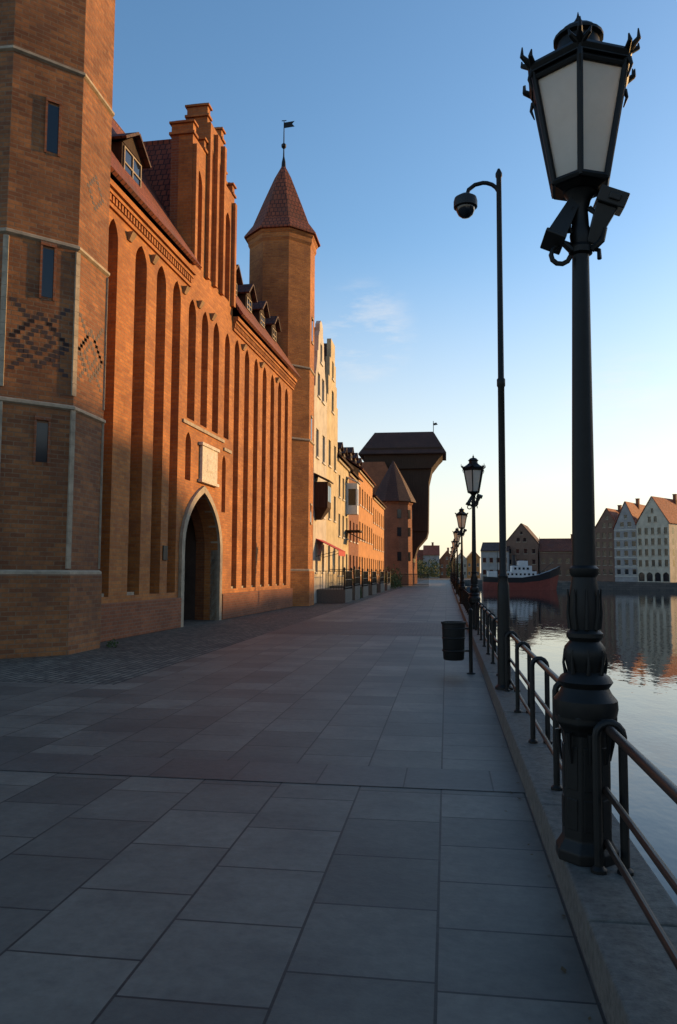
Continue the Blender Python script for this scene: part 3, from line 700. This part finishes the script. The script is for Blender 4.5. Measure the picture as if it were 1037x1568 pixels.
for x,b2,d in st: vs+=[(x,-b2*.7,-.3),(x,b2*.7,-.3),(x,-b2,d),(x,b2,d)]
fs=[(0,2,3,1)]
for j in range(4):
    o=4*j; fs+=[(o,o+4,o+6,o+2),(o+1,o+3,o+7,o+5),(o+2,o+6,o+7,o+3),(o,o+1,o+5,o+4)]
p.add(vs,fs); p.obj('hull',M['white'],bt,bevel=.03)
p=MB(); p.hexa([(-1.4,-.6,.5),(.9,-.6,.55),(.9,.6,.55),(-1.4,.6,.5)],[(-1.2,-.5,1.4),(.3,-.5,1.4),(.3,.5,1.4),(-1.2,.5,1.4)]); p.obj('cabin',M['glass'],bt,bevel=.04)

# ------------------------------------------------------------------ ship
sp=empty('museum_steamship',(13.2,144,-1.4),8)
st=[(-6.9,.5,2.4),(-6,1.0,2.3),(-4,1.25,2.2),(0,1.3,2.2),(3,1.25,2.7),(5,.95,3.4),(6.4,.4,4.0),(7.1,.03,4.4)]
for nm,za,zb2,mt in (('lower_hull',0,.66,'hull_red'),('upper_hull',.66,1,'hull_black')):
    p=MB(); vs=[];fs=[]
    for x,b2,d in st:
        for zf in (za,zb2):
            ww=b2*(.75+.25*zf); xx=x-(.9*(1-zf) if x>5 else 0)
            z=-.5+(d+.5)*zf; vs+= [(xx,-ww,z),(xx,ww,z)]
    n=len(st)
    for j in range(n-1):
        o=4*j; fs+= [(o,o+4,o+6,o+2),(o+1,o+3,o+7,o+5),(o+2,o+6,o+7,o+3),(o,o+1,o+5,o+4)]
    fs+=[(0,2,3,1),(4*n-4,4*n-3,4*n-1,4*n-2)]
    p.add(vs,fs); p.obj(nm,M[mt],sp)
p=MB(); p.box(-3,2.6,-.9,.9,2.15,3.3); p.box(-1.8,1.8,-.8,.8,3.3,4.3); p.box(-.6,1.1,-.7,.7,4.3,5.2); p.box(-6,-4.4,-.7,.7,2.3,3.3); p.obj('superstructure',M['white'],sp,bevel=.04)
p=MB()
for i in range(7): p.box(-2.7+i*.75,-2.35+i*.75,-.915,-.89,2.6,2.95)
for i in range(4): p.box(-1.4+i*.75,-1.0+i*.75,-.815,-.79,3.6,4.0)
p.obj('portholes',M['glass'],sp)
p=MB(); p.lathe([(.35,4.3),(.32,6.2),(.36,6.25)],12,(-1.3,0)); p.tube([(3.4,0,2.2),(3.4,0,9.6)],.07,8,.03); p.tube([(-4.2,0,2.2),(-4.2,0,7.4)],.07,8,.03); p.tube([(3.4,0,3),(6,0,5.2)],.04,6); p.obj('funnel_and_masts',M['hull_black'],sp)

# ------------------------------------------------------------------ sky, sun, camera
AZ=38; EL=10
sv=Vector((math.cos(R(EL))*math.cos(R(AZ)),math.cos(R(EL))*math.sin(R(AZ)),math.sin(R(EL))))
L=bpy.data.lights.new('sun','SUN'); L.energy=6; L.angle=R(.6); L.color=(1,.58,.21)
lo=bpy.data.objects.new('sun',L); lo.rotation_euler=sv.to_track_quat('Z','Y').to_euler(); lo.location=(30,10,20); COL.objects.link(lo)
w=bpy.data.worlds.new('World'); sc.world=w; w.use_nodes=True; nt=w.node_tree; bg=nt.nodes['Background']
sk=nt.nodes.new('ShaderNodeTexSky'); sk.sky_type='NISHITA'; sk.sun_disc=False; sk.sun_elevation=R(EL); sk.sun_rotation=R(90-AZ)
sk.air_density=1.0; sk.dust_density=.7; sk.ozone_density=2.2
hs_=nt.nodes.new('ShaderNodeHueSaturation'); hs_.inputs['Saturation'].default_value=1.12; nt.links.new(sk.outputs[0],hs_.inputs['Color'])
tc=nt.nodes.new('ShaderNodeTexCoord')
sx=nt.nodes.new('ShaderNodeSeparateXYZ'); nt.links.new(tc.outputs['Generated'],sx.inputs[0])
hz=nt.nodes.new('ShaderNodeMapRange'); hz.inputs['From Min'].default_value=-.02; hz.inputs['From Max'].default_value=.42; hz.inputs['To Min'].default_value=.75; hz.inputs['To Max'].default_value=0; hz.interpolation_type='SMOOTHSTEP'
nt.links.new(sx.outputs[2],hz.inputs[0])
hazed=_mix(nt,'MIX',hz.outputs[0],hs_.outputs[0],(3.8,3.35,2.8))
mp=nt.nodes.new('ShaderNodeMapping'); mp.inputs['Scale'].default_value=(3,3,11); mp.inputs['Rotation'].default_value=(.35,.5,.4)
nt.links.new(tc.outputs['Generated'],mp.inputs[0]); n=_noise(nt,4.5,10,.68,vec=mp.outputs[0])
wn=_ramp(nt,n,.44,(0,0,0),.75,(1,1,1)); sep=nt.nodes.new('ShaderNodeSeparateColor'); nt.links.new(wn,sep.inputs[0])
tot=None
for d,c0,amt in (((-.100,.948,.297),.9972,.5),((.213,.958,.189),.9955,.35)):
    dp=nt.nodes.new('ShaderNodeVectorMath'); dp.operation='DOT_PRODUCT'; dp.inputs[1].default_value=Vector(d).normalized(); nt.links.new(tc.outputs['Generated'],dp.inputs[0])
    mr=nt.nodes.new('ShaderNodeMapRange'); mr.inputs['From Min'].default_value=c0; mr.inputs['From Max'].default_value=1; mr.inputs['To Max'].default_value=amt; mr.interpolation_type='SMOOTHSTEP'; nt.links.new(dp.outputs['Value'],mr.inputs[0])
    if tot is None: tot=mr.outputs[0]
    else:
        ad=nt.nodes.new('ShaderNodeMath'); nt.links.new(tot,ad.inputs[0]); nt.links.new(mr.outputs[0],ad.inputs[1]); tot=ad.outputs[0]
mu=nt.nodes.new('ShaderNodeMath'); mu.operation='MULTIPLY'; nt.links.new(tot,mu.inputs[0]); nt.links.new(sep.outputs[0],mu.inputs[1])
out=_mix(nt,'MIX',mu.outputs[0],hazed,(3.6,3.4,3.2))
nt.links.new(out,bg.inputs[0]); bg.inputs[1].default_value=.27
cam=bpy.data.cameras.new('camera'); co=bpy.data.objects.new('camera',cam); COL.objects.link(co)
cam.sensor_fit='VERTICAL'; cam.sensor_height=23.6; cam.sensor_width=23.6; cam.lens=18.0; cam.clip_end=6000; cam.clip_start=.05
co.matrix_world=Matrix.Translation((0,0,1.6))@Matrix.Rotation(R(7.9),4,'Z')@Matrix.Rotation(R(94.4),4,'X')@Matrix.Rotation(R(.3),4,'Z')
sc.camera=co
sc.view_settings.view_transform='Standard'; sc.view_settings.look='None'; sc.view_settings.exposure=0
